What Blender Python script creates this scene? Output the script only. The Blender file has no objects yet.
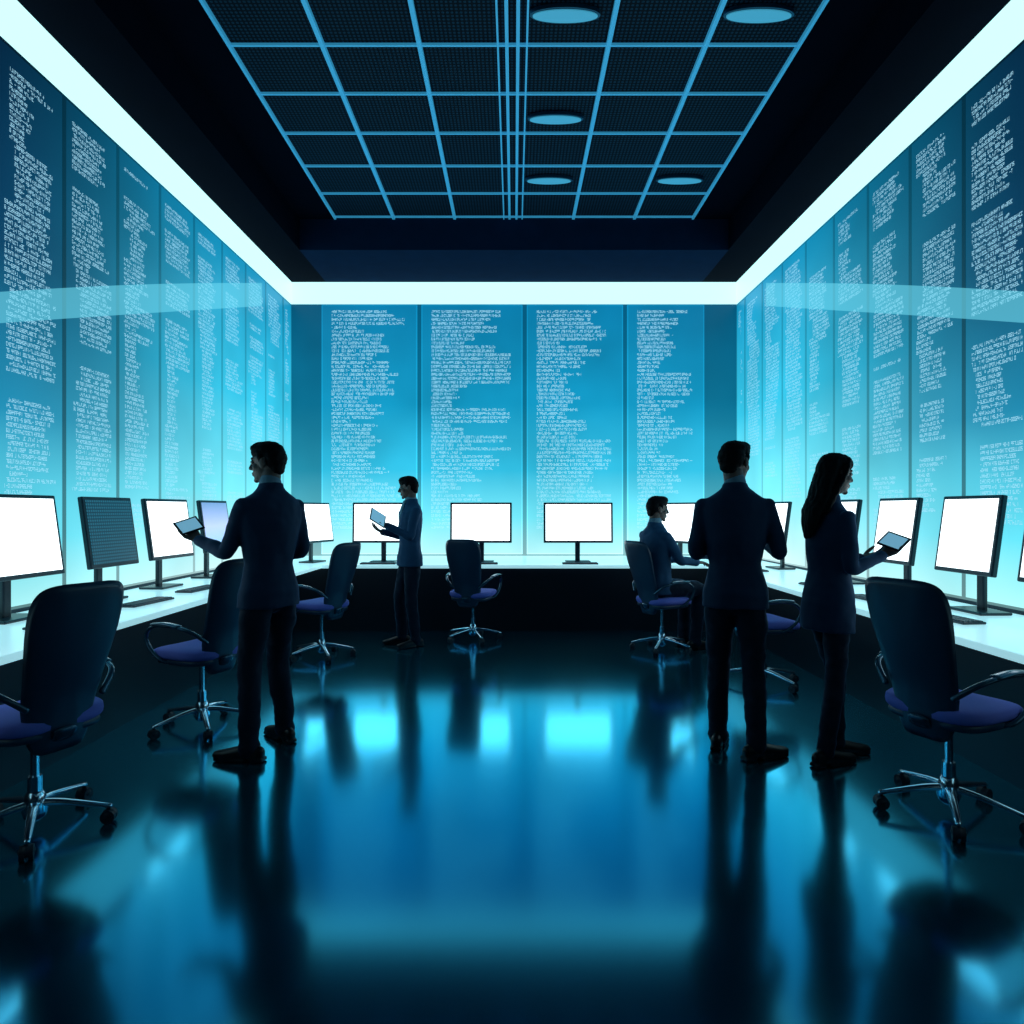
import bpy, bmesh, math, random
from mathutils import Vector, Matrix, noise
random.seed(7)
scene = bpy.context.scene
COL = scene.collection
try:
    scene.view_settings.view_transform = 'Standard'
    scene.view_settings.look = 'None'
except Exception as e:
    print(e)
PI = math.pi
HW = 3.15      # half width of the room
DB = 9.15      # back wall
F = 650.0; CH = 1.42
DT = 0.78      # desk top

# ------------------------------------------------------------------ materials
def mat(name, col, rough=0.5, metal=0.0, emit=None, es=1.0, spec=0.5, bump=None, var=0.0, sheen=0.0):
    m = bpy.data.materials.new(name); m.use_nodes = True
    nt = m.node_tree; b = nt.nodes['Principled BSDF']
    b.inputs['Base Color'].default_value = (*col, 1)
    b.inputs['Roughness'].default_value = rough
    b.inputs['Metallic'].default_value = metal
    b.inputs['Specular IOR Level'].default_value = spec
    if sheen:
        b.inputs['Sheen Weight'].default_value = sheen
        b.inputs['Sheen Roughness'].default_value = .35
        b.inputs['Sheen Tint'].default_value = (.15,.5,1,1)
    if emit:
        b.inputs['Emission Color'].default_value = (*emit, 1)
        b.inputs['Emission Strength'].default_value = es
    tc = nt.nodes.new('ShaderNodeTexCoord')
    if var:
        n = nt.nodes.new('ShaderNodeTexNoise'); n.inputs['Scale'].default_value = 6
        nt.links.new(tc.outputs['Object'], n.inputs['Vector'])
        mx = nt.nodes.new('ShaderNodeMix'); mx.data_type = 'RGBA'
        mx.inputs['A'].default_value = (*[c*(1-var) for c in col], 1)
        mx.inputs['B'].default_value = (*[min(1, c*(1+var)) for c in col], 1)
        nt.links.new(n.outputs['Fac'], mx.inputs['Factor'])
        nt.links.new(mx.outputs['Result'], b.inputs['Base Color'])
    if bump:
        n = nt.nodes.new('ShaderNodeTexNoise'); n.inputs['Scale'].default_value = bump[0]
        nt.links.new(tc.outputs['Object'], n.inputs['Vector'])
        bp = nt.nodes.new('ShaderNodeBump'); bp.inputs['Strength'].default_value = bump[1]
        bp.inputs['Distance'].default_value = bump[2] if len(bump) > 2 else 0.01
        nt.links.new(n.outputs['Fac'], bp.inputs['Height'])
        nt.links.new(bp.outputs['Normal'], b.inputs['Normal'])
        if len(bump) > 2:
            n.inputs['Distortion'].default_value = .8; n.inputs['Detail'].default_value = 0
            mp = nt.nodes.new('ShaderNodeMapping'); mp.inputs['Scale'].default_value = (1,1,.55); mp.inputs['Rotation'].default_value = (.3,.35,0)
            nt.links.new(tc.outputs['Object'], mp.inputs['Vector']); nt.links.new(mp.outputs['Vector'], n.inputs['Vector'])
    return m

def ramp(nt, stops):
    r = nt.nodes.new('ShaderNodeValToRGB'); cr = r.color_ramp
    while len(cr.elements) < len(stops): cr.elements.new(0.5)
    for e, (p, c) in zip(cr.elements, stops):
        e.position = p; e.color = (*c, 1)
    return r

def screen_wall_mat(name, near, far, y0, y1):
    """display glass, or glow painted onto frames and back wall: emission gradient over height, blended along the room"""
    m = mat(name, (0.002, 0.012, 0.03), 0.4, spec=.18)
    nt = m.node_tree; b = nt.nodes['Principled BSDF']
    g = nt.nodes.new('ShaderNodeNewGeometry'); s = nt.nodes.new('ShaderNodeSeparateXYZ')
    nt.links.new(g.outputs['Position'], s.inputs['Vector'])
    mr = nt.nodes.new('ShaderNodeMapRange')
    mr.inputs['From Min'].default_value = 0.78; mr.inputs['From Max'].default_value = 4.31
    nt.links.new(s.outputs['Z'], mr.inputs['Value'])
    ra = ramp(nt, near); rb = ramp(nt, far)
    nt.links.new(mr.outputs['Result'], ra.inputs['Fac']); nt.links.new(mr.outputs['Result'], rb.inputs['Fac'])
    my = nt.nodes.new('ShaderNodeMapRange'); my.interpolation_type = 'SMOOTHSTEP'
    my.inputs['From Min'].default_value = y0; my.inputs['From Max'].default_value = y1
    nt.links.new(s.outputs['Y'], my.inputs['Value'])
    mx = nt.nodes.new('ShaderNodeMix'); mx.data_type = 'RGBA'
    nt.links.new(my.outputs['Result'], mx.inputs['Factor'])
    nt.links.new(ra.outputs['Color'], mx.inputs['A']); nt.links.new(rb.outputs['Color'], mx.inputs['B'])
    nz = nt.nodes.new('ShaderNodeTexNoise'); nz.inputs['Scale'].default_value = 0.9
    nt.links.new(g.outputs['Position'], nz.inputs['Vector'])
    mn = nt.nodes.new('ShaderNodeMapRange'); mn.inputs['To Min'].default_value = 0.65; mn.inputs['To Max'].default_value = 1.35
    nt.links.new(nz.outputs['Fac'], mn.inputs['Value'])
    nt.links.new(mx.outputs['Result'], b.inputs['Emission Color'])
    nt.links.new(mn.outputs['Result'], b.inputs['Emission Strength'])
    return m

M = {}
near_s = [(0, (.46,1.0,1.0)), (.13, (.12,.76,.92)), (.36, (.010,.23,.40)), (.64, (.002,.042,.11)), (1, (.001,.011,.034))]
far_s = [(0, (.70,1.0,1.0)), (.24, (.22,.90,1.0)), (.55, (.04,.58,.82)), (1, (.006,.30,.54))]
bs = [(0, (.50,.98,1.0)), (.15, (.18,.84,.98)), (.34, (.032,.52,.76)), (.6, (.006,.31,.54)), (1, (.003,.20,.40))]
def dim(st, k): return [(p, tuple(c*k for c in col)) for p, col in st]
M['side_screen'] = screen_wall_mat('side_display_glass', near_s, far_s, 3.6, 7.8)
M['back_screen'] = screen_wall_mat('back_display_glass', bs, bs, 0, 1)
M['mullion'] = screen_wall_mat('side_frame_glow', dim(near_s,.22), dim(far_s,.66), 3.6, 7.8)  # frames are no displays; their glow is painted in as emission
M['mullion_b'] = screen_wall_mat('back_frame_glow', dim(bs,1.35), dim(bs,1.35), 0, 1)  # back frames: painted glow, brighter than the screens
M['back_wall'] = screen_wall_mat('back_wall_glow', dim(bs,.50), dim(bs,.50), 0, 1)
M['side_wall'] = mat('side_wall_paint', (.004,.03,.06), .5, var=.2)
M['dark_wall'] = mat('dark_wall_paint', (.004,.01,.02), .6, var=.2)
M['text_side'] = mat('side_code_glow', (.05,.2,.3), .5, emit=(.42,.80,.95), es=.9)
M['text_back'] = mat('back_code_glow', (.05,.2,.3), .5, emit=(.50,.90,1.0), es=.95)
M['strip'] = mat('light_strip_glow', (.2,.3,.3), .5, emit=(.55,.99,1.0), es=1.25)
M['soffit'] = mat('black_soffit_paint', (.0004,.0025,.008), .9, spec=.03, var=.2)
M['lit_soffit'] = mat('lit_soffit_navy', (.003,.016,.045), .9, spec=.03, var=.2)  # back soffit: strip light falling on it painted in as navy
M['rail'] = mat('glowing_rail_metal', (.05,.35,.6), .4, .2, emit=(.03,.25,.42), es=.62)  # emission stands in for strip light caught by the rails
M['disc'] = mat('downlight_diffuser', (.03,.2,.35), .4, emit=(.05,.34,.50), es=.72)
M['ring'] = mat('downlight_ring', (.01,.08,.14), .3, .6)
M['desk_top'] = mat('glowing_white_laminate', (.62,.93,1.0), .25, emit=(.50,.92,1.0), es=.60, var=.03)  # emission put into the laminate for light falling on the desktops
M['desk_front'] = mat('black_desk_panel', (.002,.006,.014), .45, spec=.3, var=.2)
M['mon_body'] = mat('black_monitor_plastic', (.004,.014,.03), .35, var=.1)
M['white_scr'] = mat('white_monitor_glow', (.8,.9,1), .3, emit=(.86,.97,1.0), es=2.5)
M['shell'] = mat('dark_blue_chair_shell', (.008,.038,.085), .42, var=.15)
M['seat'] = mat('violet_blue_seat_fabric', (.13,.15,.58), .8, bump=(250,.2), var=.1)
M['chrome'] = mat('chrome', (.6,.8,.95), .18, 1.0)
M['castor'] = mat('black_castor_rubber', (.006,.012,.025), .5)
M['arm'] = mat('dark_armrest_plastic', (.03,.08,.13), .2, .5)
M['skin'] = mat('skin', (.125,.07,.06), .55, bump=(120,.05))
M['eyew'] = mat('eye_white', (.3,.3,.3), .2); M['eyed'] = mat('iris', (.02,.01,.01), .2)
M['hair'] = mat('black_hair', (.0015,.002,.004), .7, spec=.12, bump=(90,.2))
M['suit'] = mat('navy_suit_wool', (.009,.028,.070), .8, spec=.2, bump=(7,.6,.03), var=.15, sheen=.3)
M['suit2'] = mat('blue_suit_wool', (.014,.060,.135), .8, spec=.2, bump=(7,.6,.03), var=.15, sheen=.25)
M['trous'] = mat('black_trouser_wool', (.004,.011,.027), .85, spec=.2, bump=(8,.6,.03), var=.15, sheen=.28)
M['shoe'] = mat('black_shoe_leather', (.003,.004,.008), .35, spec=.3)
M['shirt'] = mat('pale_shirt_cotton', (.12,.22,.30), .7)
M['cardi'] = mat('dark_blue_cardigan_knit', (.009,.030,.075), .85, spec=.2, bump=(7,.6,.03), var=.15, sheen=.3)
M['tab'] = mat('tablet_shell', (.006,.012,.02), .3, .5)
M['tabscr'] = mat('tablet_glow', (.08,.25,.4), .35, emit=(.22,.56,.78), es=.6)
M['key'] = mat('keyboard_keys', (.02,.05,.08), .5)

# floor: polished, reflects more toward grazing angles
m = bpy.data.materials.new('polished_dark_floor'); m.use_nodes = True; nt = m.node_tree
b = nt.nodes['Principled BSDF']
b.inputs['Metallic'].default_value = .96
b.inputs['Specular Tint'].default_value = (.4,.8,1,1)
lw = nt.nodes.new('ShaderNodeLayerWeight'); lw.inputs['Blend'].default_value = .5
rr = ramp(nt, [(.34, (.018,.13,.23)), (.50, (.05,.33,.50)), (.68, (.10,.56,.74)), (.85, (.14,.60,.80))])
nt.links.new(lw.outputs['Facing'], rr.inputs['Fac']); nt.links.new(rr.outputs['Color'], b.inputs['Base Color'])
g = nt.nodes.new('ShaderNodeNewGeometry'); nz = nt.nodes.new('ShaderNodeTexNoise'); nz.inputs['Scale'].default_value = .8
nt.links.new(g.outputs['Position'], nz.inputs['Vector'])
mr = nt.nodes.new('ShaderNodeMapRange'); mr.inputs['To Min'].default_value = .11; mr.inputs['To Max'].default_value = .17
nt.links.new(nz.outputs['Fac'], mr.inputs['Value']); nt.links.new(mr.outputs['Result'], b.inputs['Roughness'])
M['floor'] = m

# perforated ceiling tile
m = mat('perforated_ceiling_tile', (.006,.014,.026), .7, spec=.1); nt = m.node_tree; b = nt.nodes['Principled BSDF']
g = nt.nodes.new('ShaderNodeNewGeometry')
vm = nt.nodes.new('ShaderNodeVectorMath'); vm.operation = 'MULTIPLY'; vm.inputs[1].default_value = (30,30,0)
nt.links.new(g.outputs['Position'], vm.inputs[0])
fr = nt.nodes.new('ShaderNodeVectorMath'); fr.operation = 'FRACTION'; nt.links.new(vm.outputs[0], fr.inputs[0])
ds = nt.nodes.new('ShaderNodeVectorMath'); ds.operation = 'DISTANCE'; ds.inputs[1].default_value = (.5,.5,0)
nt.links.new(fr.outputs[0], ds.inputs[0])
rr = ramp(nt, [(0, (.008,.040,.075)), (.28, (.008,.040,.075)), (.36, (.0008,.0035,.010))])
nt.links.new(ds.outputs['Value'], rr.inputs['Fac']); nt.links.new(rr.outputs['Color'], b.inputs['Base Color'])
M['tile'] = m

# dark dotted monitor
m = mat('dark_dotted_display', (.004,.02,.03), .3); nt = m.node_tree; b = nt.nodes['Principled BSDF']
tc = nt.nodes.new('ShaderNodeTexCoord')
vm = nt.nodes.new('ShaderNodeVectorMath'); vm.operation = 'MULTIPLY'; vm.inputs[1].default_value = (45,0,45)
nt.links.new(tc.outputs['Object'], vm.inputs[0])
fr = nt.nodes.new('ShaderNodeVectorMath'); fr.operation = 'FRACTION'; nt.links.new(vm.outputs[0], fr.inputs[0])
ds = nt.nodes.new('ShaderNodeVectorMath'); ds.operation = 'DISTANCE'; ds.inputs[1].default_value = (.5,0,.5)
nt.links.new(fr.outputs[0], ds.inputs[0])
rr = ramp(nt, [(0, (.02,.13,.19)), (.25, (.02,.13,.19)), (.4, (.003,.02,.04))])
nt.links.new(ds.outputs['Value'], rr.inputs['Fac']); nt.links.new(rr.outputs['Color'], b.inputs['Emission Color'])
b.inputs['Emission Strength'].default_value = 1
M['dark_scr'] = m
# lilac gradient monitor
m = mat('lilac_display', (.3,.3,.5), .3); nt = m.node_tree; b = nt.nodes['Principled BSDF']
tc = nt.nodes.new('ShaderNodeTexCoord'); sp = nt.nodes.new('ShaderNodeSeparateXYZ'); nt.links.new(tc.outputs['Generated'], sp.inputs[0])
rr = ramp(nt, [(0, (.20,.55,.85)), (.5, (.50,.60,.95)), (1, (.16,.30,.55))])
nt.links.new(sp.outputs['Z'], rr.inputs['Fac']); nt.links.new(rr.outputs['Color'], b.inputs['Emission Color']); b.inputs['Emission Strength'].default_value = 1
M['lilac_scr'] = m
# translucent projected light
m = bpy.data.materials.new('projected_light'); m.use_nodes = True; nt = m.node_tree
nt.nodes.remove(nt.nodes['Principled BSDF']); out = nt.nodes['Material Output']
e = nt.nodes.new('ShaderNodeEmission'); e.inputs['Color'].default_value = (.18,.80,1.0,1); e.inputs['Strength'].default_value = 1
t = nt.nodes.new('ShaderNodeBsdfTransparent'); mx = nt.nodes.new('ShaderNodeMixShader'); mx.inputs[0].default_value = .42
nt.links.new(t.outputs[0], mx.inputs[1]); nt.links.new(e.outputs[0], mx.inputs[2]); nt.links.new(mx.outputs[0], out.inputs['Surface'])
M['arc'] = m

# ------------------------------------------------------------------ geometry helpers
def V(*a): return Vector(a)
def catmull(pts, k=5):
    P = [Vector(p) for p in pts]; out = []
    for i in range(len(P)-1):
        p0 = P[max(i-1,0)]; p1 = P[i]; p2 = P[i+1]; p3 = P[min(i+2,len(P)-1)]
        for j in range(k):
            t = j/k
            out.append(.5*((2*p1)+(p2-p0)*t+(2*p0-5*p1+4*p2-p3)*t*t+(3*p1-p0-3*p2+p3)*t**3))
    out.append(P[-1]); return out
def lerp_list(vals, n):
    out = []
    for i in range(n):
        x = i/(n-1)*(len(vals)-1) if len(vals) > 1 else 0
        if len(vals) == 1: out.append(vals[0]); continue
        a = int(min(x, len(vals)-2)); t = x-a
        va, vb = vals[a], vals[a+1]
        if isinstance(va, tuple): out.append(tuple(p*(1-t)+q*t for p, q in zip(va, vb)))
        else: out.append(va*(1-t)+vb*t)
    return out
class G:
    def __init__(s): s.v = []; s.f = []; s.flip = 1
    def add(s, vs, fs):
        o = len(s.v); s.v += [Vector(v) for v in vs]; s.f += [tuple(i+o for i in f) for f in fs]; return s
    def box(s, c, d, R=None):
        c = Vector(c); vs = []
        for x in (-.5,.5):
            for y in (-.5,.5):
                for z in (-.5,.5):
                    p = V(x*d[0], y*d[1], z*d[2]); vs.append(c+(R @ p if R else p))
        return s.add(vs, [(0,1,3,2),(4,6,7,5),(0,4,5,1),(2,3,7,6),(0,2,6,4),(1,5,7,3)])
    def rbox(s, c, d, bev, R=None, seg=2):
        bm = bmesh.new(); bmesh.ops.create_cube(bm, size=1)
        for v in bm.verts: v.co = V(v.co.x*d[0], v.co.y*d[1], v.co.z*d[2])
        bmesh.ops.bevel(bm, geom=bm.edges[:], offset=bev, segments=seg, profile=.5, affect='EDGES')
        bm.verts.index_update(); c = Vector(c)
        vs = [c+(R @ v.co if R else v.co.copy()) for v in bm.verts]; fs = [tuple(v.index for v in f.verts) for f in bm.faces]
        bm.free(); return s.add(vs, fs)
    def tube(s, pts, rad, ref=(1,0,0), n=14, cap='round', ysc=1):
        P = [Vector(p) for p in pts]; N = len(P); ref = Vector(ref); vs = []; fs = []
        if not isinstance(rad, (list,)): rad = [rad]*N
        if len(rad) != N: rad = lerp_list(rad, N)
        rings = []
        for i in range(N):
            t = (P[min(i+1,N-1)]-P[max(i-1,0)]).normalized(); a, b_ = rad[i] if isinstance(rad[i], tuple) else (rad[i], rad[i])
            sd = ref-ref.dot(t)*t
            if sd.length < 1e-3: sd = t.orthogonal()
            sd.normalize(); ot = t.cross(sd)
            rings.append((P[i], t, sd, ot, a, b_*ysc))
        full = []
        if cap == 'round':
            p,t,sd,ot,a,b_ = rings[0]; r = min(a,b_)
            full += [(p-t*r*.85,t,sd,ot,a*.45,b_*.45),(p-t*r*.5,t,sd,ot,a*.83,b_*.83)]
        full += rings
        if cap == 'round':
            p,t,sd,ot,a,b_ = rings[-1]; r = min(a,b_)
            full += [(p+t*r*.5,t,sd,ot,a*.83,b_*.83),(p+t*r*.85,t,sd,ot,a*.45,b_*.45)]
        for (p,t,sd,ot,a,b_) in full:
            for k in range(n):
                an = 2*PI*k/n; vs.append(p+sd*a*math.cos(an)+ot*b_*math.sin(an))
        for i in range(len(full)-1):
            for k in range(n):
                fs.append((i*n+k, i*n+(k+1)%n, (i+1)*n+(k+1)%n, (i+1)*n+k))
        fs.append(tuple(reversed(range(n)))); L = (len(full)-1)*n; fs.append(tuple(L+k for k in range(n)))
        return s.add(vs, fs)
    def ell(s, c, r, R=None, nu=18, nv=12, e=1.0):
        c = Vector(c); vs = []; fs = []
        if not isinstance(r, tuple): r = (r,r,r)
        pw = lambda x: math.copysign(abs(x)**e, x)
        for i in range(1, nv):
            ph = -PI/2+PI*i/nv
            for k in range(nu):
                th = 2*PI*k/nu
                p = V(r[0]*pw(math.cos(ph))*pw(math.cos(th)), r[1]*pw(math.cos(ph))*pw(math.sin(th)), r[2]*pw(math.sin(ph)))
                vs.append(c+(R @ p if R else p))
        b0 = len(vs); vs.append(c+(R @ V(0,0,-r[2]) if R else V(0,0,-r[2]))); vs.append(c+(R @ V(0,0,r[2]) if R else V(0,0,r[2])))
        for i in range(nv-2):
            for k in range(nu):
                fs.append((i*nu+k, i*nu+(k+1)%nu, (i+1)*nu+(k+1)%nu, (i+1)*nu+k))
        for k in range(nu):
            fs.append((b0, (k+1)%nu, k)); L = (nv-2)*nu; fs.append((b0+1, L+k, L+(k+1)%nu))
        return s.add(vs, fs)
def link_mesh(name, me, material, parent):
    o = bpy.data.objects.new(name, me); COL.objects.link(o)
    if material:
        me.materials.clear(); me.materials.append(material)
    if parent: o.parent = parent
    return o
def build(name, g_, material, parent=None, smooth=False, loc=None):
    me = bpy.data.meshes.new(name); me.from_pydata([tuple(v) for v in g_.v], [], g_.f); me.update()
    bm = bmesh.new(); bm.from_mesh(me); bmesh.ops.recalc_face_normals(bm, faces=bm.faces); bm.to_mesh(me); bm.free()
    if smooth:
        for p in me.polygons: p.use_smooth = True
        if smooth == 'auto':
            try: me.set_sharp_from_angle(angle=math.radians(40))
            except Exception: pass
    o = link_mesh(name, me, material, parent)
    if loc: o.location = loc
    return o
def remesh(name, g_, material, parent, voxel, S=1.0, sm=4, amp=0.0, freq=(9,9,14)):
    me = bpy.data.meshes.new('tmp'); me.from_pydata([tuple(v) for v in g_.v], [], g_.f); me.update()
    bm = bmesh.new(); bm.from_mesh(me); bmesh.ops.recalc_face_normals(bm, faces=bm.faces); bm.to_mesh(me); bm.free()
    o = bpy.data.objects.new('tmp', me); COL.objects.link(o)
    r = o.modifiers.new('r', 'REMESH'); r.mode = 'VOXEL'; r.voxel_size = voxel
    s_ = o.modifiers.new('s', 'SMOOTH'); s_.factor = .5; s_.iterations = sm
    bpy.context.view_layer.update(); dg = bpy.context.evaluated_depsgraph_get()
    m2 = bpy.data.meshes.new_from_object(o.evaluated_get(dg)); m2.name = name
    bpy.data.objects.remove(o); bpy.data.meshes.remove(me)
    if amp:
        nr = [v.normal.copy() for v in m2.vertices]
        for v, n_ in zip(m2.vertices, nr):
            p = v.co
            d = noise.noise(V(p.x*freq[0], p.y*freq[1], p.z*freq[2]))+.5*noise.noise(V(p.x*freq[0]*2.3+5, p.y*freq[1]*2.3, p.z*freq[2]*2.6))
            v.co = p+n_*d*amp
    if S != 1.0:
        for v in m2.vertices: v.co = v.co*S
    for p in m2.polygons: p.use_smooth = True
    m2.update()
    return link_mesh(name, m2, material, parent)
def empty(name, loc, rz=0, label=None, cat=None, group=None):
    o = bpy.data.objects.new(name, None); COL.objects.link(o); o.empty_display_size = .1
    o.location = loc; o.rotation_euler = (0,0,rz); tag(o, label, cat, group); return o
def tag(o, label=None, cat=None, group=None):
    if label: o['label'] = label
    if cat: o['category'] = cat
    if group: o['group'] = group
    return o
def struct(o): o['kind'] = 'structure'; return o
def sbox(name, x0,x1,y0,y1,z0,z1, m_):
    g_ = G().box(((x0+x1)/2,(y0+y1)/2,(z0+z1)/2), (x1-x0,y1-y0,z1-z0)); return struct(build(name, g_, m_))
def copy_tree(o, parent=None):
    c = o.copy(); COL.objects.link(c); c.parent = parent
    for ch in list(o.children): copy_tree(ch, c)
    return c

# ------------------------------------------------------------------ room
YF = -1.6
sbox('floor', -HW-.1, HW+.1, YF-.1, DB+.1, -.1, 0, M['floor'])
sbox('wall_left', -HW-.1, -HW, YF, DB, 0, 5.1, M['side_wall'])
sbox('wall_right', HW, HW+.1, YF, DB, 0, 5.1, M['side_wall'])
sbox('wall_back', -HW-.1, HW+.1, DB, DB+.1, 0, 5.1, M['back_wall'])
sbox('wall_front', -HW-.1, HW+.1, YF-.1, YF, 0, 5.1, M['dark_wall'])
CZ = 5.03; SZ = 4.62
sbox('ceiling', -HW, HW, YF, DB, CZ, CZ+.08, M['tile'])
k = 1
for a in ((-HW,-2.64,YF,DB,'soffit'),(2.64,HW,YF,DB,'soffit'),(-2.64,2.64,8.0,DB,'lit_soffit')):
    sbox('trim_%d' % k, a[0],a[1],a[2],a[3], SZ, CZ, M[a[4]]); k += 1
for a in ((-2.64,-2.22,YF,8.0),(2.22,2.64,YF,8.0)):
    sbox('trim_%d' % k, a[0],a[1],a[2],a[3], CZ-.03, CZ, M['soffit']); k += 1
for x, w in ((-2.2,.024),(-1.48,.034),(-.73,.034),(-.125,.014),(-.055,.026),(.03,.026),(.10,.014),(.73,.034),(1.48,.034),(2.2,.024)):
    sbox('trim_%d' % k, x-w/2,x+w/2,YF,8.0, CZ-.035, CZ, M['rail']); k += 1
y = 7.98
while y > YF:
    sbox('trim_%d' % k, -2.2,2.2,y-.009,y+.009, CZ-.020, CZ, M['rail']); k += 1; y -= .59

# light strips
for x0,x1,y0,y1,lb in ((-HW+.004,-HW+.034,-1.5,DB-.04,'glowing white cyan light strip along the top of the left wall'),
                      (HW-.034,HW-.004,-1.5,DB-.04,'glowing white cyan light strip along the top of the right wall'),
                      (-HW+.004,HW-.004,DB-.034,DB-.004,'glowing white cyan light strip across the top of the back wall')):
    g_ = G().box((0,0,0),(x1-x0,y1-y0,SZ-.004-4.315))
    tag(build('light_strip', g_, M['strip'], loc=((x0+x1)/2,(y0+y1)/2,(4.315+SZ-.004)/2)), lb, 'light strip')

# ceiling lights (flat ovals)
dl = [(.37,4.70,'ceiling light in the nearest row, beside the centre rails'),(1.77,4.70,'ceiling light in the nearest row, near the right edge of the grid'),
      (.38,5.95,'ceiling light alone in the middle row'),(.38,7.06,'ceiling light in the farthest row, beside the centre rails'),(1.80,7.06,'ceiling light in the farthest row, near the right edge of the grid')]
for x, yy, lb in dl:
    t = empty('ceiling_light', (x, yy, CZ-.035), 0, 'flat oval cyan '+lb, 'ceiling light', 'oval ceiling lights')
    build('ring', G().tube([(0,0,0),(0,0,.03)], [(.255,.080)], n=40, cap='flat'), M['ring'], t)
    build('diffuser', G().tube([(0,0,-.008),(0,0,.004)], [(.235,.062)], n=40, cap='flat'), M['disc'], t)

# ------------------------------------------------------------------ code panels
def seg(hh, ww): return {'t':(0,1-hh,1,1),'m':(0,.5-hh/2,1,.5+hh/2),'b':(0,0,1,hh),'L':(0,.5,ww,1),'l':(0,0,ww,.5),'R':(1-ww,.5,1,1),'r':(1-ww,0,1,.5),'c':(.5-ww/2,0,.5+ww/2,1)}
GL = ['tbLlRr','c','tmbRl','tmbRr','mLRr','tmbLr','tmbLlr','tRr','cb','tLlb','tLlm','mlr','bl','LlRrm','tc','m','cm','Rrb','Ll','tLRm']
def code_text(w, h, seed, cw=.027, lh=.058, ch=.036, mode='wide'):
    rnd = random.Random(seed); g_ = []; fs = []; z = h; ncol = int(w/cw)
    SEG = seg(.13, .18) if mode == 'wide' else seg(.15, .21)
    cur = ncol*.8; ind = 0; blank = 0
    while z > lh:
        z -= lh
        if mode == 'wide':
            if rnd.random() < .34: cur = ncol*rnd.choice((.35,.5,.6,.75,.9,1.0))
            n = int(max(4, min(ncol, cur+rnd.randint(-7,7))))
        else:
            if blank > 0: blank -= 1; continue
            if rnd.random() < .04: blank = rnd.randint(1,4); continue
            if rnd.random() < .12: ind = rnd.choice((0,0,1,3,6)); cur = ncol*rnd.choice((.5,.75,.9,1,1))
            n = int(max(3, min(ncol, cur+rnd.randint(-4,2))))
        for i in range(ind, n):
            if rnd.random() < .08: continue
            x0 = i*cw
            for sname in rnd.choice(GL):
                a, b0, c, d = SEG[sname]; wd = cw*.80
                o = len(g_); g_ += [(x0+a*wd,0,z+b0*ch),(x0+c*wd,0,z+b0*ch),(x0+c*wd,0,z+d*ch),(x0+a*wd,0,z+d*ch)]; fs.append((o,o+1,o+2,o+3))
    return g_, fs
def panel(loc, yaw, w, z0, z1, label, seed, smat, tmat, mode, group, tx, tw, tz0, tz1, fmat, fw=.018, **kw):
    """faces local -Y; origin at bottom centre on the wall face"""
    t = empty('display_panel', (loc[0],loc[1],z0), yaw, label, 'display panel', group)
    h = z1-z0
    scr = build('screen', G().box((0,-.0125,h/2),(w-2*fw,.025,h-2*fw)), smat, t)
    fg = G(); 
    for c, d in (((-w/2+fw/2,-.014,h/2),(fw,.028,h)),((w/2-fw/2,-.014,h/2),(fw,.028,h)),((0,-.014,fw/2),(w-2*fw,.028,fw)),((0,-.014,h-fw/2),(w-2*fw,.028,fw))):
        fg.box(c, d)
    build('frame', fg, fmat, t)
    vs, fs = code_text(tw, tz1-tz0, seed, mode=mode, **kw)
    me = bpy.data.meshes.new('code_text'); me.from_pydata([(x+tx, -.0275, z+tz0-z0) for x,_,z in vs], [], fs); me.update()
    link_mesh('code_text', me, tmat, scr)
ordn = ['narrow one in the back corner','second from the back corner','third from the back corner','fourth from the back corner','fifth from the back corner','sixth from the back corner',
        'seventh from the back corner','eighth from the back corner','ninth from the back corner','tenth from the back corner','eleventh from the back corner','twelfth from the back corner']
PW = .61
for side in (-1, 1):
    for i in range(12):
        if i == 0: yc = (8.79+9.11)/2; pw = .32
        else: yc = 8.78-PW/2-(i-1)*PW; pw = PW
        lo = [2.6,2.2,1.9,1.6,1.6,1.45,1.35,1.5,1.4,2.0,1.6,1.5][i]
        panel((side*(HW-.003), yc, 0), -side*PI/2, pw, .80, 4.30, 'tall code display panel on the %s wall, %s' % ('left' if side < 0 else 'right', ordn[i]),
              100+i*3+side, M['side_screen'], M['text_side'], 'block', 'code panels on the %s wall' % ('left' if side < 0 else 'right'), -pw/2+.08, pw-.16, lo-.1, 4.18, M['mullion'], cw=.0135, lh=.038, ch=.025)
for i, (a, b_, lb) in enumerate(((-2.70,-1.36,'leftmost of the four on the back wall'),(-1.30,.12,'second from left of the four on the back wall'),(.18,1.53,'third from left of the four on the back wall'),(1.59,2.67,'rightmost and narrowest of the four on the back wall'))):
    w = b_-a
    panel(((a+b_)/2, DB-.003, 0), 0, w, .80, 4.30, 'wide cyan code display panel, '+lb, 300+i, M['back_screen'], M['text_back'], 'wide', 'code panels on the back wall',
          -w/2+.14, w-.30, 1.12, 4.24, M['mullion_b'], fw=.014, cw=.018, lh=.055, ch=.036)

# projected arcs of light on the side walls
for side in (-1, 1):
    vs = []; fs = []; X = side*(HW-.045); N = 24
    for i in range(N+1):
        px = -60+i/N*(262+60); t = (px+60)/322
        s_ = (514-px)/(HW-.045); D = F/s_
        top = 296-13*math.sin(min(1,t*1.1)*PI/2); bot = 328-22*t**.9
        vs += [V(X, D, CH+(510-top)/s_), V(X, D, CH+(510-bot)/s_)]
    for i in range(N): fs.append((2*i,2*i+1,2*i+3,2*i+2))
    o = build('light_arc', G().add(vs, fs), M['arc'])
    tag(o, 'translucent pale band of light curving across the %s wall panels' % ('left' if side < 0 else 'right'), 'light band')

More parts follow.
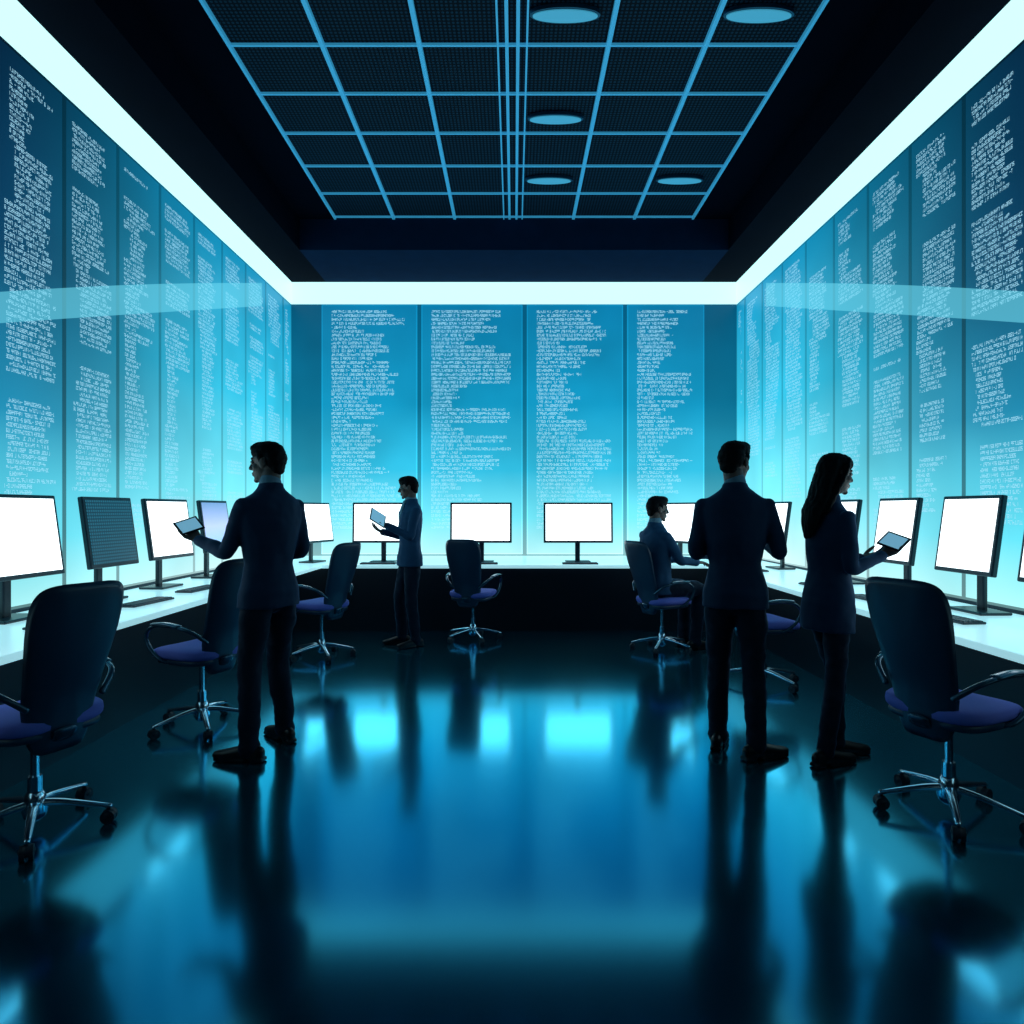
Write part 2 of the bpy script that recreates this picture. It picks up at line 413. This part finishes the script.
# ------------------------------------------------------------------ desks
def desk(x0,x1,y0,y1, lb, front):
    t = empty('desk', ((x0+x1)/2,(y0+y1)/2,0), 0, lb, 'desk'); w = x1-x0; d = y1-y0
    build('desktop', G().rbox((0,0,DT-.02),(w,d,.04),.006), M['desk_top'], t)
    if front == 'y': g_ = G().box((0,-d/2+.06,(DT-.04)/2),(w-.9,.04,DT-.04))
    elif front > 0: g_ = G().box((w/2-.36,0,(DT-.04)/2),(.04,d,DT-.04))
    else: g_ = G().box((-w/2+.36,0,(DT-.04)/2),(.04,d,DT-.04))
    build('front_panel', g_, M['desk_front'], t)
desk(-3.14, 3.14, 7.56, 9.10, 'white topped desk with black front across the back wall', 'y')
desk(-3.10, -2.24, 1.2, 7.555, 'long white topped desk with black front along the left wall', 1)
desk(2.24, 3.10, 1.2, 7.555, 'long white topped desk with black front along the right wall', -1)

# ------------------------------------------------------------------ monitors (face local -Y)
R_ = math.radians
def monitor(x, y_, yaw, w, lb, scr='white_scr', h=.49, tl=8):
    t = empty('monitor', (x, y_, DT+.001), yaw, lb, 'monitor', 'monitors on the desks')
    zc = .24+h/2; tilt = Matrix.Rotation(R_(-tl), 3, 'X'); c = V(0,-.03,zc)
    build('frame', G().rbox(c, (w,.036,h), .008, tilt), M['mon_body'], t)
    build('back_cover', G().rbox(c+V(0,.035,-.01), (w*.55,.05,h*.5), .015, tilt), M['mon_body'], t)
    g_ = G().box((0,0,0), (w-.05,.003,h-.05)); sc = build('screen', g_, M[scr], t); sc.location = c+tilt @ V(0,-.0195,.002); sc.rotation_euler = (R_(-tl),0,0)
    build('neck', G().rbox((0,.055,.18),(.06,.03,.34),.008), M['mon_body'], t)
    build('base', G().rbox((0,.03,.010),(.30,.2,.018),.006), M['mon_body'], t)
    return t
SX = 2.87
monitor(-SX-.02, 3.76, R_(88), .60, 'white screened monitor on the left desk, nearest the camera and cut by the frame')
monitor(-SX, 4.57, R_(88), .52, 'monitor with dark dotted screen on the left desk', 'dark_scr')
monitor(-SX, 5.35, R_(87), .60, 'white screened monitor on the left desk just beyond the dark one')
monitor(-SX, 6.18, R_(88), .52, 'monitor with lilac blue screen on the left desk beside the standing man', 'lilac_scr')
monitor(-2.43, 7.93, R_(75), .62, 'turned white monitor in the back left corner of the desks')
monitor(-1.60, 7.93, 0, .72, 'white monitor on the back desk behind the man with the tablet', tl=3)
monitor(-.40, 7.93, R_(-2), .75, 'white monitor on the back desk behind the empty chair', tl=3)
monitor(.78, 7.93, 0, .84, 'widest white monitor on the back desk, right of the empty chair', tl=3)
monitor(1.98, 7.90, R_(-60), .66, 'turned white monitor on the back desk beside the seated person')
monitor(SX, 7.08, R_(-86), .58, 'white monitor on the right desk seen between the standing man and the woman')
monitor(SX, 5.70, R_(-88), .60, 'white monitor on the right desk seen just behind the woman')
monitor(SX, 4.83, R_(-88), .47, 'white monitor on the right desk in front of the woman with the tablet')
monitor(SX, 4.06, R_(-88), .50, 'large white monitor on the right desk above the nearest right chair')
monitor(SX, 3.33, R_(-88), .54, 'monitor at the right edge of the frame, mostly cut off')

def keyboard(x, y_, yaw, lb):
    t = empty('keyboard', (x, y_, DT+.001), yaw, lb, 'keyboard', 'keyboards on the desks')
    build('body', G().rbox((0,0,.008),(.42,.14,.014),.004), M['mon_body'], t)
    g_ = G()
    for r in range(4):
        for c in range(14): g_.box((-.19+c*.0292,-.045+r*.03,.017),(.024,.024,.006))
    build('keys', g_, M['key'], t)
for y_, w_ in ((3.65,'below the nearest monitor'),(4.45,'before the dark dotted monitor'),(5.2,'before the third monitor'),(6.0,'before the lilac screened monitor')):
    keyboard(-2.52, y_, R_(84), 'slim dark keyboard on the left desk, '+w_)
for y_, w_ in ((3.82,'below the large monitor nearest the camera'),(4.6,'before the monitor facing the woman'),(5.4,'behind the woman'),(6.9,'behind the standing man')):
    keyboard(2.54, y_, R_(-84), 'slim dark keyboard on the right desk, '+w_)
for x_, w_ in ((-1.6,'behind the man with the tablet'),(-.4,'behind the empty chair'),(.78,'below the widest monitor')):
    keyboard(x_, 7.68, 0, 'slim dark keyboard on the back desk, '+w_)

# ------------------------------------------------------------------ office chair (faces local +Y)
def make_chair():
    t = empty('office_chair', (0,0,0), 0, 'x', 'chair', 'swivel office chairs')
    g_ = G().ell((0,.02,.505),(.235,.235,.045), nu=36, nv=16, e=.55)
    for v in g_.v:
        v.z += -.02*max(0,(v.y-.1)/.15)**2*(1 if v.y > .1 else 0)+.012*(v.x/.24)**2
    build('seat', g_, M['seat'], t, True)
    build('seat_pan', G().ell((0,.01,.467),(.215,.215,.03), nu=28, nv=10, e=.5), M['shell'], t, True)
    def back(off0, off1, sc, name, m_):
        vs = []; fs = []; nr = 12; na = 56
        def P(r, th, layer):
            e = .28; cx = math.copysign(abs(math.cos(th))**e, math.cos(th))*r*sc; cz = math.copysign(abs(math.sin(th))**e, math.sin(th))*r*sc
            zz = .37*cz; vv = (cz+1)/2
            w = .122+.078*math.sin(min(1,vv*1.02)*PI/2)
            x = cx*w; yb = -.225-.02*vv-.14*vv**1.6+.035*math.exp(-((vv-.28)/.2)**2)+.05*(cx)**2*(.6+.4*vv)+.03*max(0,.25-vv)*4
            th_ = (off1-off0)/2*math.sqrt(max(0,1-r**6)); mid = (off0+off1)/2
            return V(x, yb+mid+layer*th_, .750+zz-.016*cx*cx*(1 if cz > 0 else 0))
        for layer in (1,-1):
            base = len(vs); vs.append(P(0,0,layer))
            for i in range(1, nr+1):
                for j in range(na): vs.append(P(i/nr, 2*PI*(j+.5)/na, layer))
            for j in range(na): fs.append((base, base+1+j, base+1+(j+1)%na))
            for i in range(nr-1):
                for j in range(na):
                    a = base+1+i*na; fs.append((a+j, a+na+j, a+na+(j+1)%na, a+(j+1)%na))
        g2 = G().add(vs, fs); o = build(name, g2, m_, t, True)
        bm = bmesh.new(); bm.from_mesh(o.data); bmesh.ops.remove_doubles(bm, verts=bm.verts, dist=.0005); bmesh.ops.recalc_face_normals(bm, faces=bm.faces); bm.to_mesh(o.data); bm.free()
    back(-.018, .014, 1.0, 'backrest', M['shell'])
    back(.010, .030, .88, 'back_cushion', M['shell'])
    build('back_support', G().tube(catmull([(0,.02,.44),(0,-.12,.43),(0,-.20,.44),(0,-.225,.48)]), [(.05,.014)], n=12), M['arm'], t, True)
    for s in (-1,1):
        pts = catmull([(s*.155,-.225,.60),(s*.235,-.17,.675),(s*.268,-.04,.705),(s*.275,.10,.695),(s*.267,.175,.63),(s*.257,.14,.54),(s*.23,.07,.475),(s*.17,.03,.455)], 6)
        a = build('armrest', G().tube(pts, [(.014,.011)], n=10), M['arm'], t, True)
        build('arm_pad', G().tube(catmull([(s*.255,-.10,.704),(s*.270,0,.718),(s*.275,.10,.710)]), [(.026,.010)], n=12), M['arm'], a, True)
    build('gas_column', G().tube([(0,0,.10),(0,0,.24)], .028, n=20, cap='flat').tube([(0,0,.24),(0,0,.45)], .017, n=20, cap='flat'), M['chrome'], t, 'auto')
    build('tilt_mechanism', G().rbox((0,.0,.44),(.16,.24,.035),.012), M['arm'], t)
    build('hub', G().tube([(0,0,.085),(0,0,.145)], [.05,.042], n=24, cap='round'), M['chrome'], t, True)
    for k_ in range(5):
        an = 2*PI*k_/5+.35; d = V(math.cos(an), math.sin(an), 0)
        pts = catmull([d*.03+V(0,0,.12), d*.12+V(0,0,.112), d*.30+V(0,0,.075)], 4)
        lg = build('leg', G().tube(pts, [(.024,.017),(.020,.014),(.013,.010)], ref=(-d.y,d.x,0), n=12), M['chrome'], t, True)
        c = d*.295+V(0,0,.0305); sd = V(-d.y, d.x, 0)
        cg = G().tube([c+V(0,0,.005), c+V(0,0,.055)], .009, n=8, cap='flat')
        for q in (-1,1): cg.tube([c+sd*q*.006, c+sd*q*.024], .030, ref=(0,0,1), n=18, cap='flat')
        cg.ell(c+V(0,0,.006), (.030,.030,.026), nu=14, nv=8)
        build('castor', cg, M['castor'], lg, 'auto')
    return t
ch0 = make_chair()
chairs = [(-2.13,2.89,65,'dark swivel office chair nearest the camera on the left, cut by the frame'),
          (2.04,3.05,-65,'dark swivel office chair nearest the camera on the right'),
          (-2.04,4.25,66,'swivel office chair at the left desk just behind the man with the tablet'),
          (-1.86,6.28,62,'swivel office chair at the far left desk, between the two men'),
          (-.45,7.12,-16,'swivel office chair facing the middle of the back desk, empty'),
          (1.50,6.59,-62,'swivel office chair with a person seated on it'),
          (2.02,5.30,-80,'swivel office chair at the right desk partly hidden behind the standing man')]
for i, (x, y_, a, lb) in enumerate(chairs):
    o = ch0 if i == 0 else copy_tree(ch0)
    o.location = (x, y_, 0); o.rotation_euler = (0,0,R_(a)); o['label'] = lb

# ------------------------------------------------------------------ people (face local +Y)
def hand(g_, w, d, th, curl=.25, side_spread=.10):
    d = Vector(d).normalized(); th = Vector(th); th = (th-th.dot(d)*d).normalized(); n_ = d.cross(th)*g_.flip
    w = Vector(w)
    g_.tube([w-d*.01, w+d*.03, w+d*.065, w+d*.09], [(.025,.018),(.033,.016),(.038,.014),(.036,.011)], ref=th, n=16)
    for off, L in ((.0315,.070),(.0105,.078),(-.0105,.072),(-.031,.056)):
        p = w+d*.088+th*off; dr = (d+th*off*side_spread*32).normalized(); pts = [p-dr*.015, p]; c = curl
        for sg in (.45,.31,.24):
            dd = (dr*math.cos(c)+n_*math.sin(c)); p = p+dd*L*sg; pts.append(p); c += curl*.9
        g_.tube(pts, [.0090,.0088,.0082,.0075,.0065], ref=th, n=10)
    p = w+d*.025+th*.026; t1 = (d*.65+th*.75+n_*.25).normalized(); t2 = (d*.9+th*.3+n_*.35).normalized()
    g_.tube([p-t1*.015, p+t1*.035, p+t1*.035+t2*.03, p+t1*.035+t2*.052], [.014,.0115,.0105,.008], ref=n_, n=10)
def person(lb, loc, yaw, S=1.0, sit=False, female=False, arms=None, feet=None, knees=None, head_yaw=0, pitch=0, jm='suit', tm='trous', hem=.86, shirt=True, lean=0.0):
    t = empty('person', loc, R_(yaw), lb, 'person')
    dz = 0.0 if not sit else -.345
    fw = .88 if female else 1.0
    def T(x, y_, z): return V(x, y_+lean*(z-.93), z+dz)
    sh = .168*fw
    hips = {-1: V(-.080,0,.93+dz), 1: V(.080,0,.93+dz)}
    shs = {s: T(s*sh, -.008, 1.427) for s in (-1,1)}
    if knees is None: knees = {s: V((hips[s].x+feet[s][0])/2+s*.002, (hips[s].y+feet[s][1])/2+(.055 if feet[s][1] > 0 else .03), .50) for s in (-1,1)}
    ank = {s: V(feet[s][0], feet[s][1], .085) for s in (-1,1)}
    HC = T(0,.020,1.672); Rh = Matrix.Rotation(R_(head_yaw),3,'Z') @ Matrix.Rotation(R_(pitch),3,'X')
    def h(x,y_,z): return HC+Rh @ V(x,y_,z)
    B = G()
    B.tube([T(0,0,.93),T(0,0,1.0),T(0,0,1.08),T(0,0,1.25),T(0,0,1.38),T(0,-.005,1.43),T(0,-.01,1.47)],
           [(.11*fw,.06),(.12*fw,.07),(.112*fw,.075),(.135*fw,.082),(.145*fw,.080),(.120*fw,.065),(.065,.05)], n=20)
    nk = .047 if female else .055
    B.tube([T(0,-.012,1.44),T(0,-.008,1.52),h(0,-.018,-.06)], [(nk*1.12,nk*1.1),(nk,nk),(nk,nk)], n=16)
    B.ell(h(0,-.012,.022),(.074,.094,.090),Rh); B.ell(h(0,.028,-.035),(.058,.060,.082),Rh); B.ell(h(0,.040,-.082),(.043 if not female else .037,.044,.030),Rh)
    B.ell(h(0,.074,-.102),(.019,.015,.015),Rh); B.ell(h(0,.072,.022),(.050,.020,.014),Rh)
    B.tube([h(0,.084,.012),h(0,.100,-.012),h(0,.108,-.030)],[.0075,.0095,.0125],ref=Rh@V(1,0,0),n=10); B.ell(h(0,.094,-.036),(.018,.014,.008),Rh)
    B.ell(h(0,.086,-.060),(.023,.012,.0065),Rh); B.ell(h(0,.085,-.072),(.020,.012,.007),Rh)
    for s in (-1,1):
        B.ell(h(s*.036,.052,-.028),(.024,.026,.026),Rh); B.ell(h(s*.076,-.006,-.012),(.009,.020,.032),Rh)
        el, wr = Vector(arms[s][0]), Vector(arms[s][1])
        B.tube([shs[s]*.9+el*.1, (shs[s]+el)/2, el], [.036*fw,.035*fw,.032*fw], n=14)
        B.tube([el, el*.6+wr*.4, wr], [.032*fw,.030*fw,(.025*fw)], n=14)
        B.flip = arms[s][4]
        hand(B, wr, arms[s][2], arms[s][3], arms[s][5])
        kn = Vector(knees[s])
        B.tube([hips[s], (hips[s]+kn)/2, kn], [.056,.050,.040], n=14); B.tube([kn, kn*.65+ank[s]*.35, ank[s]], [.040,.038,.030], n=14)
        fy = R_(feet[s][2]); fd = V(-math.sin(fy), math.cos(fy), 0)
        B.tube([ank[s]+V(0,0,-.035)-fd*.03, ank[s]+V(0,0,-.04)+fd*.09, ank[s]+V(0,0,-.05)+fd*.15],[(.030,.030),(.036,.022),(.03,.015)],ref=(fd.y,-fd.x,0),n=12)
    remesh('body', B, M['skin'], t, .0048, S, sm=3)
    for s in (-1,1):
        e_ = G().ell(h(s*.030,.077,.002)*S, .0125*S, nu=12, nv=8); e2 = build('eye', e_, M['eyew'], t, True)
        e2.data.materials.append(M['eyed']); fwd = Rh @ V(0,1,0); cc = h(s*.030,.077,.002)*S
        for p in e2.data.polygons:
            if (Vector(p.center)-cc).normalized().dot(fwd) > .86: p.material_index = 1
    Hh = G()
    Hh.ell(h(0,-.004,.060),(.079,.098,.062),Rh); Hh.ell(h(0,-.045,.020),(.080,.066,.080),Rh)
    if not female:
        Hh.ell(h(0,.050,.082),(.062,.046,.030),Rh); Hh.ell(h(.008,.03,.095),(.06,.06,.026),Rh)
        for s in (-1,1): Hh.ell(h(s*.072,.008,.026),(.010,.020,.034),Rh)
        Hh.ell(h(0,-.062,-.035),(.056,.034,.045),Rh)
        remesh('hair', Hh, M['hair'], t, .006, S, sm=5, amp=.0028, freq=(55,16,55))
    else:
        Hh.ell(h(0,.03,.075),(.070,.055,.040),Rh)
        Hh.tube([h(0,-.035,.05),h(0,-.072,-.05),T(0,-.088,1.53),T(-.01,-.120,1.45),T(-.01,-.130,1.38),T(-.01,-.138,1.30)],[(.082,.06),(.086,.046),(.084,.038),(.082,.034),(.068,.026),(.030,.010)],n=18)
        for s in (-1,1): Hh.tube([h(s*.05,.03,.075),h(s*.078,.01,.03),h(s*.082,-.02,-.04),T(s*.075,-.05,1.54),T(s*.07,-.085,1.45)],[(.02,.03),(.014,.034),(.014,.034),(.02,.03),(.016,.02)],ref=(0,1,0),n=12)
        remesh('hair', Hh, M['hair'], t, .006, S, sm=4, amp=.0045, freq=(60,60,8))
    Jk = G()
    if sit: sec = [(.885,.178,.145),(.95,.172,.135),(1.08,.158,.118),(1.25,.178,.125),(1.36,.196,.122),(1.42,.192,.108),(1.455,.165,.092),(1.49,.110,.076),(1.525,.072,.066)]
    elif female: sec = [(hem,.165,.135),(.88,.168,.135),(.98,.158,.123),(1.10,.134,.103),(1.24,.150,.120),(1.34,.162,.112),(1.40,.164,.098),(1.44,.134,.082),(1.475,.090,.068),(1.505,.062,.058)]
    else: sec = [(hem,.186,.134),(.93,.180,.130),(1.02,.155,.114),(1.09,.142,.104),(1.22,.166,.118),(1.34,.194,.120),(1.41,.200,.108),(1.452,.178,.094),(1.487,.120,.080),(1.525,.072,.066)]
    Jk.tube([T(0,(.01 if z < 1.2 else 0)-(.008 if z > 1.4 else 0),z) for z,_,_ in sec], [(a,b2) for _,a,b2 in sec], n=28, cap='flat')
    Jk.tube([T(0,-.012,1.50),T(0,-.010,1.552)], [(nk*1.42,nk*1.35),(nk*1.22,nk*1.20)], n=20, cap='flat')
    for s in (-1,1):
        el, wr = Vector(arms[s][0]), Vector(arms[s][1]); a0 = shs[s]
        k0 = .88 if female else 1.0
        Jk.ell(a0+V(s*.006,0,-.006),(.046*k0,.054*k0,.046*k0))
        Jk.tube(catmull([a0+V(s*.004,0,-.005), a0*.8+el*.2, a0*.4+el*.6, el, el*.6+wr*.4, wr*.96+el*.04], 4), [.044*k0,.050*k0,.049*k0,.045*k0,.041*k0,.035*k0+.003], ref=(1,0,.2), n=18)
        if not female:
            Jk.tube([T(s*.055,.060,1.49),T(s*.070,.100,1.40),T(s*.018,.118,1.20)], [(.018,.010),(.026,.010),(.012,.010)], ref=(1,0,0), n=10)
    remesh('cardigan' if female else 'suit_jacket', Jk, M[jm], t, .0085, S, sm=8, amp=.0060, freq=(8,8,9))
    if shirt:
        sg = G().tube([T(0,-.008,1.53),T(0,-.004,1.560)], [(nk*1.15,nk*1.15),(nk*1.10,nk*1.12)], n=20)
        sg.tube([T(0,.062,1.520),T(0,.094,1.44),T(0,.112,1.34),T(0,.116,1.26)], [(.035,.016),(.042,.016),(.022,.014),(.006,.010)], n=12)
        remesh('shirt', sg, M['shirt'], t, .006, S, sm=2)
    Tr = G()
    Tr.tube([V(0,0,.875+dz),V(0,0,.92+dz),V(0,0,.98+dz),V(0,0,1.03+dz)], [(.125*fw+.01,.080),(.138*fw+.01,.095),(.130*fw+.008,.092),(.112*fw,.080)], n=22)
    lk = .86 if female else 1.0
    for s in (-1,1):
        kn = Vector(knees[s]); an = ank[s]+V(0,0,-.012)
        Tr.tube(catmull([hips[s]+V(0,0,-.02 if not sit else 0), hips[s]*.6+kn*.4, kn, kn*.6+an*.4, an+V(0,0,.03), an], 4), [(.086*lk+.004),.085*lk,.065*lk,.062*lk,.054*lk,.060*lk], ref=(1,0,0), n=18)
    remesh('trousers', Tr, M[tm], t, .0085, S, sm=5, amp=.008, freq=(9,9,12))
    for s in (-1,1):
        fy = R_(feet[s][2]); fd = V(-math.sin(fy), math.cos(fy), 0); sdv = V(fd.y,-fd.x,0); a = V(feet[s][0],feet[s][1],0)
        Sg = G()
        Sg.tube([a+fd*-.062+V(0,0,.045), a+fd*.0+V(0,0,.050), a+fd*.07+V(0,0,.042), a+fd*.14+V(0,0,.033), a+fd*.195+V(0,0,.028)], [(.033,.040),(.038,.045),(.043,.036),(.047,.026),(.034,.019)], ref=sdv, n=18)
        Sg.tube([a+fd*-.01+V(0,0,.06), a+fd*-.01+V(0,0,.10)], [(.040,.043),(.038,.040)], ref=sdv, n=14)
        Rf = Matrix((sdv, fd, V(0,0,1))).transposed()
        Sg.rbox(a+fd*-.055+V(0,0,.012), (.066,.075,.022), .006, Rf); Sg.rbox(a+fd*.10+V(0,0,.009), (.085,.19,.016), .006, Rf)
        for v in Sg.v: v.z = max(v.z, .0015)
        remesh('shoe', Sg, M['shoe'], t, .007, S, sm=2)
    return t
def frame_dn(d, n_):
    d = Vector(d).normalized(); n_ = Vector(n_); n_ = (n_-n_.dot(d)*d).normalized(); return d, n_
def tablet(p, S, wr, d, n_, lb, size=(.11,.14), off=.105):
    """tablet lying on an open palm; wr, d, n_ in the person's own frame"""
    Rz = Matrix.Rotation(p.rotation_euler.z, 3, 'Z'); d, n_ = frame_dn(d, n_); x = d.cross(n_)
    c = (Vector(wr)+d*off)*S+n_*.022
    t = empty('tablet', (0,0,0), 0, lb, 'tablet')
    t.location = Vector(p.location)+Rz @ c; t.rotation_euler = (Rz @ Matrix((x, d, n_)).transposed()).to_euler()
    build('shell', G().rbox((0,0,0),(size[1],size[0],.008),.003), M['tab'], t)
    build('screen', G().box((0,0,.0046),(size[1]-.024,size[0]-.024,.001)), M['tabscr'], t)
    return t
def palm(side, el, wr, d, n_, curl=.12):
    d, n_ = frame_dn(d, n_)
    th = n_.cross(d) if side < 0 else d.cross(n_)
    return (el, wr, tuple(d), tuple(th), 1 if side < 0 else -1, curl)

# man, left foreground
w1 = (-.235,.350,1.220); d1 = (-.12,.72,.62); n1 = (-.30,-.60,.72)
p1 = person('man in dark suit at left, seen from behind, holding a glowing tablet', (-1.435,3.82,0), 54, 1.018,
    arms={-1:palm(-1,(-.212,.095,1.160),w1,d1,n1), 1:((.212,-.01,1.155),(.15,.215,1.09),(-.5,.8,.1),(0,.2,1),-1,.45)},
    feet={-1:(-.15,-.03,28), 1:(.165,.095,-6)}, head_yaw=28, pitch=-3, hem=.84)
tablet(p1, 1.018, w1, d1, n1, 'small glowing tablet in the hand of the suited man at left')
# man at the back
w2 = (-.15,.300,1.275); d2 = (-.05,.80,.50); n2 = (-.62,-.40,.68)
p2 = person('man in blue suit standing before the back desk, reading a tablet', (-1.09,6.84,0), 116, .992,
    arms={-1:palm(-1,(-.210,.07,1.155),w2,d2,n2), 1:((.205,.05,1.155),(.09,.28,1.20),(-.35,.8,.35),(1,0,.2),-1,.4)},
    feet={-1:(-.11,-.02,10), 1:(.11,.06,-10)}, head_yaw=-22, pitch=-8, jm='suit2', hem=.84)
tablet(p2, .992, w2, d2, n2, 'pale glowing tablet held by the man before the back desk', size=(.18,.21), off=.12)
# man, right foreground, back view
p3 = person('man in dark suit at right, seen from behind beside the woman', (1.285,3.78,0), -18, 1.018,
    arms={-1:((-.218,-.01,1.155),(-.14,.21,1.13),(.5,.8,.1),(0,.2,1),1,.45), 1:((.235,.0,1.16),(.19,.22,1.19),(-.5,.75,.25),(0,.2,1),-1,.45)},
    feet={-1:(-.095,.095,-8), 1:(.115,-.04,-52)}, head_yaw=-30, pitch=-6, hem=.84)
# woman
w4 = (.100,.290,1.195); d4 = (.0,.74,.62); n4 = (.38,-.60,.70)
p4 = person('long haired woman in long dark cardigan facing right, holding a tablet', (1.775,3.69,0), -78, .973, female=True, lean=.05,
    arms={1:palm(1,(.175,.025,1.130),w4,d4,n4), -1:((-.17,.05,1.13),(-.03,.26,1.17),(.45,.8,.25),(-1,0,.2),1,.35)},
    feet={-1:(-.07,.12,-5), 1:(.07,-.06,8)}, head_yaw=-2, pitch=-6, jm='cardi', hem=.76, shirt=False)
tablet(p4, .973, w4, d4, n4, 'small glowing tablet held by the long haired woman')
# seated person
p5 = person('person in dark suit seated at the far right desk, facing right', (1.43,6.56,0), -66, 1.08, sit=True,
    arms={-1:((-.225,.10,.86),(-.17,.34,.83),(.1,1,-.1),(1,0,.1),1,.3), 1:((.225,.10,.86),(.17,.34,.83),(-.1,1,-.1),(-1,0,.1),-1,.3)},
    feet={-1:(-.10,.40,0), 1:(.10,.38,0)}, knees={-1:(-.105,.43,.56), 1:(.105,.43,.56)}, head_yaw=-12, pitch=-4, jm='suit2', lean=.0)

# ------------------------------------------------------------------ world, camera
w = bpy.data.worlds.new('world'); scene.world = w; w.use_nodes = True
w.node_tree.nodes['Background'].inputs[0].default_value = (.002,.008,.016,1); w.node_tree.nodes['Background'].inputs[1].default_value = 1
cam = bpy.data.cameras.new('camera'); co = bpy.data.objects.new('camera', cam); COL.objects.link(co)
co.location = (0,0,CH); co.rotation_euler = (PI/2,0,0)
cam.sensor_width = 36
cam.lens = F/1024*36; cam.shift_x = -2/1024; cam.shift_y = -2/1024
cam.clip_start = .05
scene.camera = co
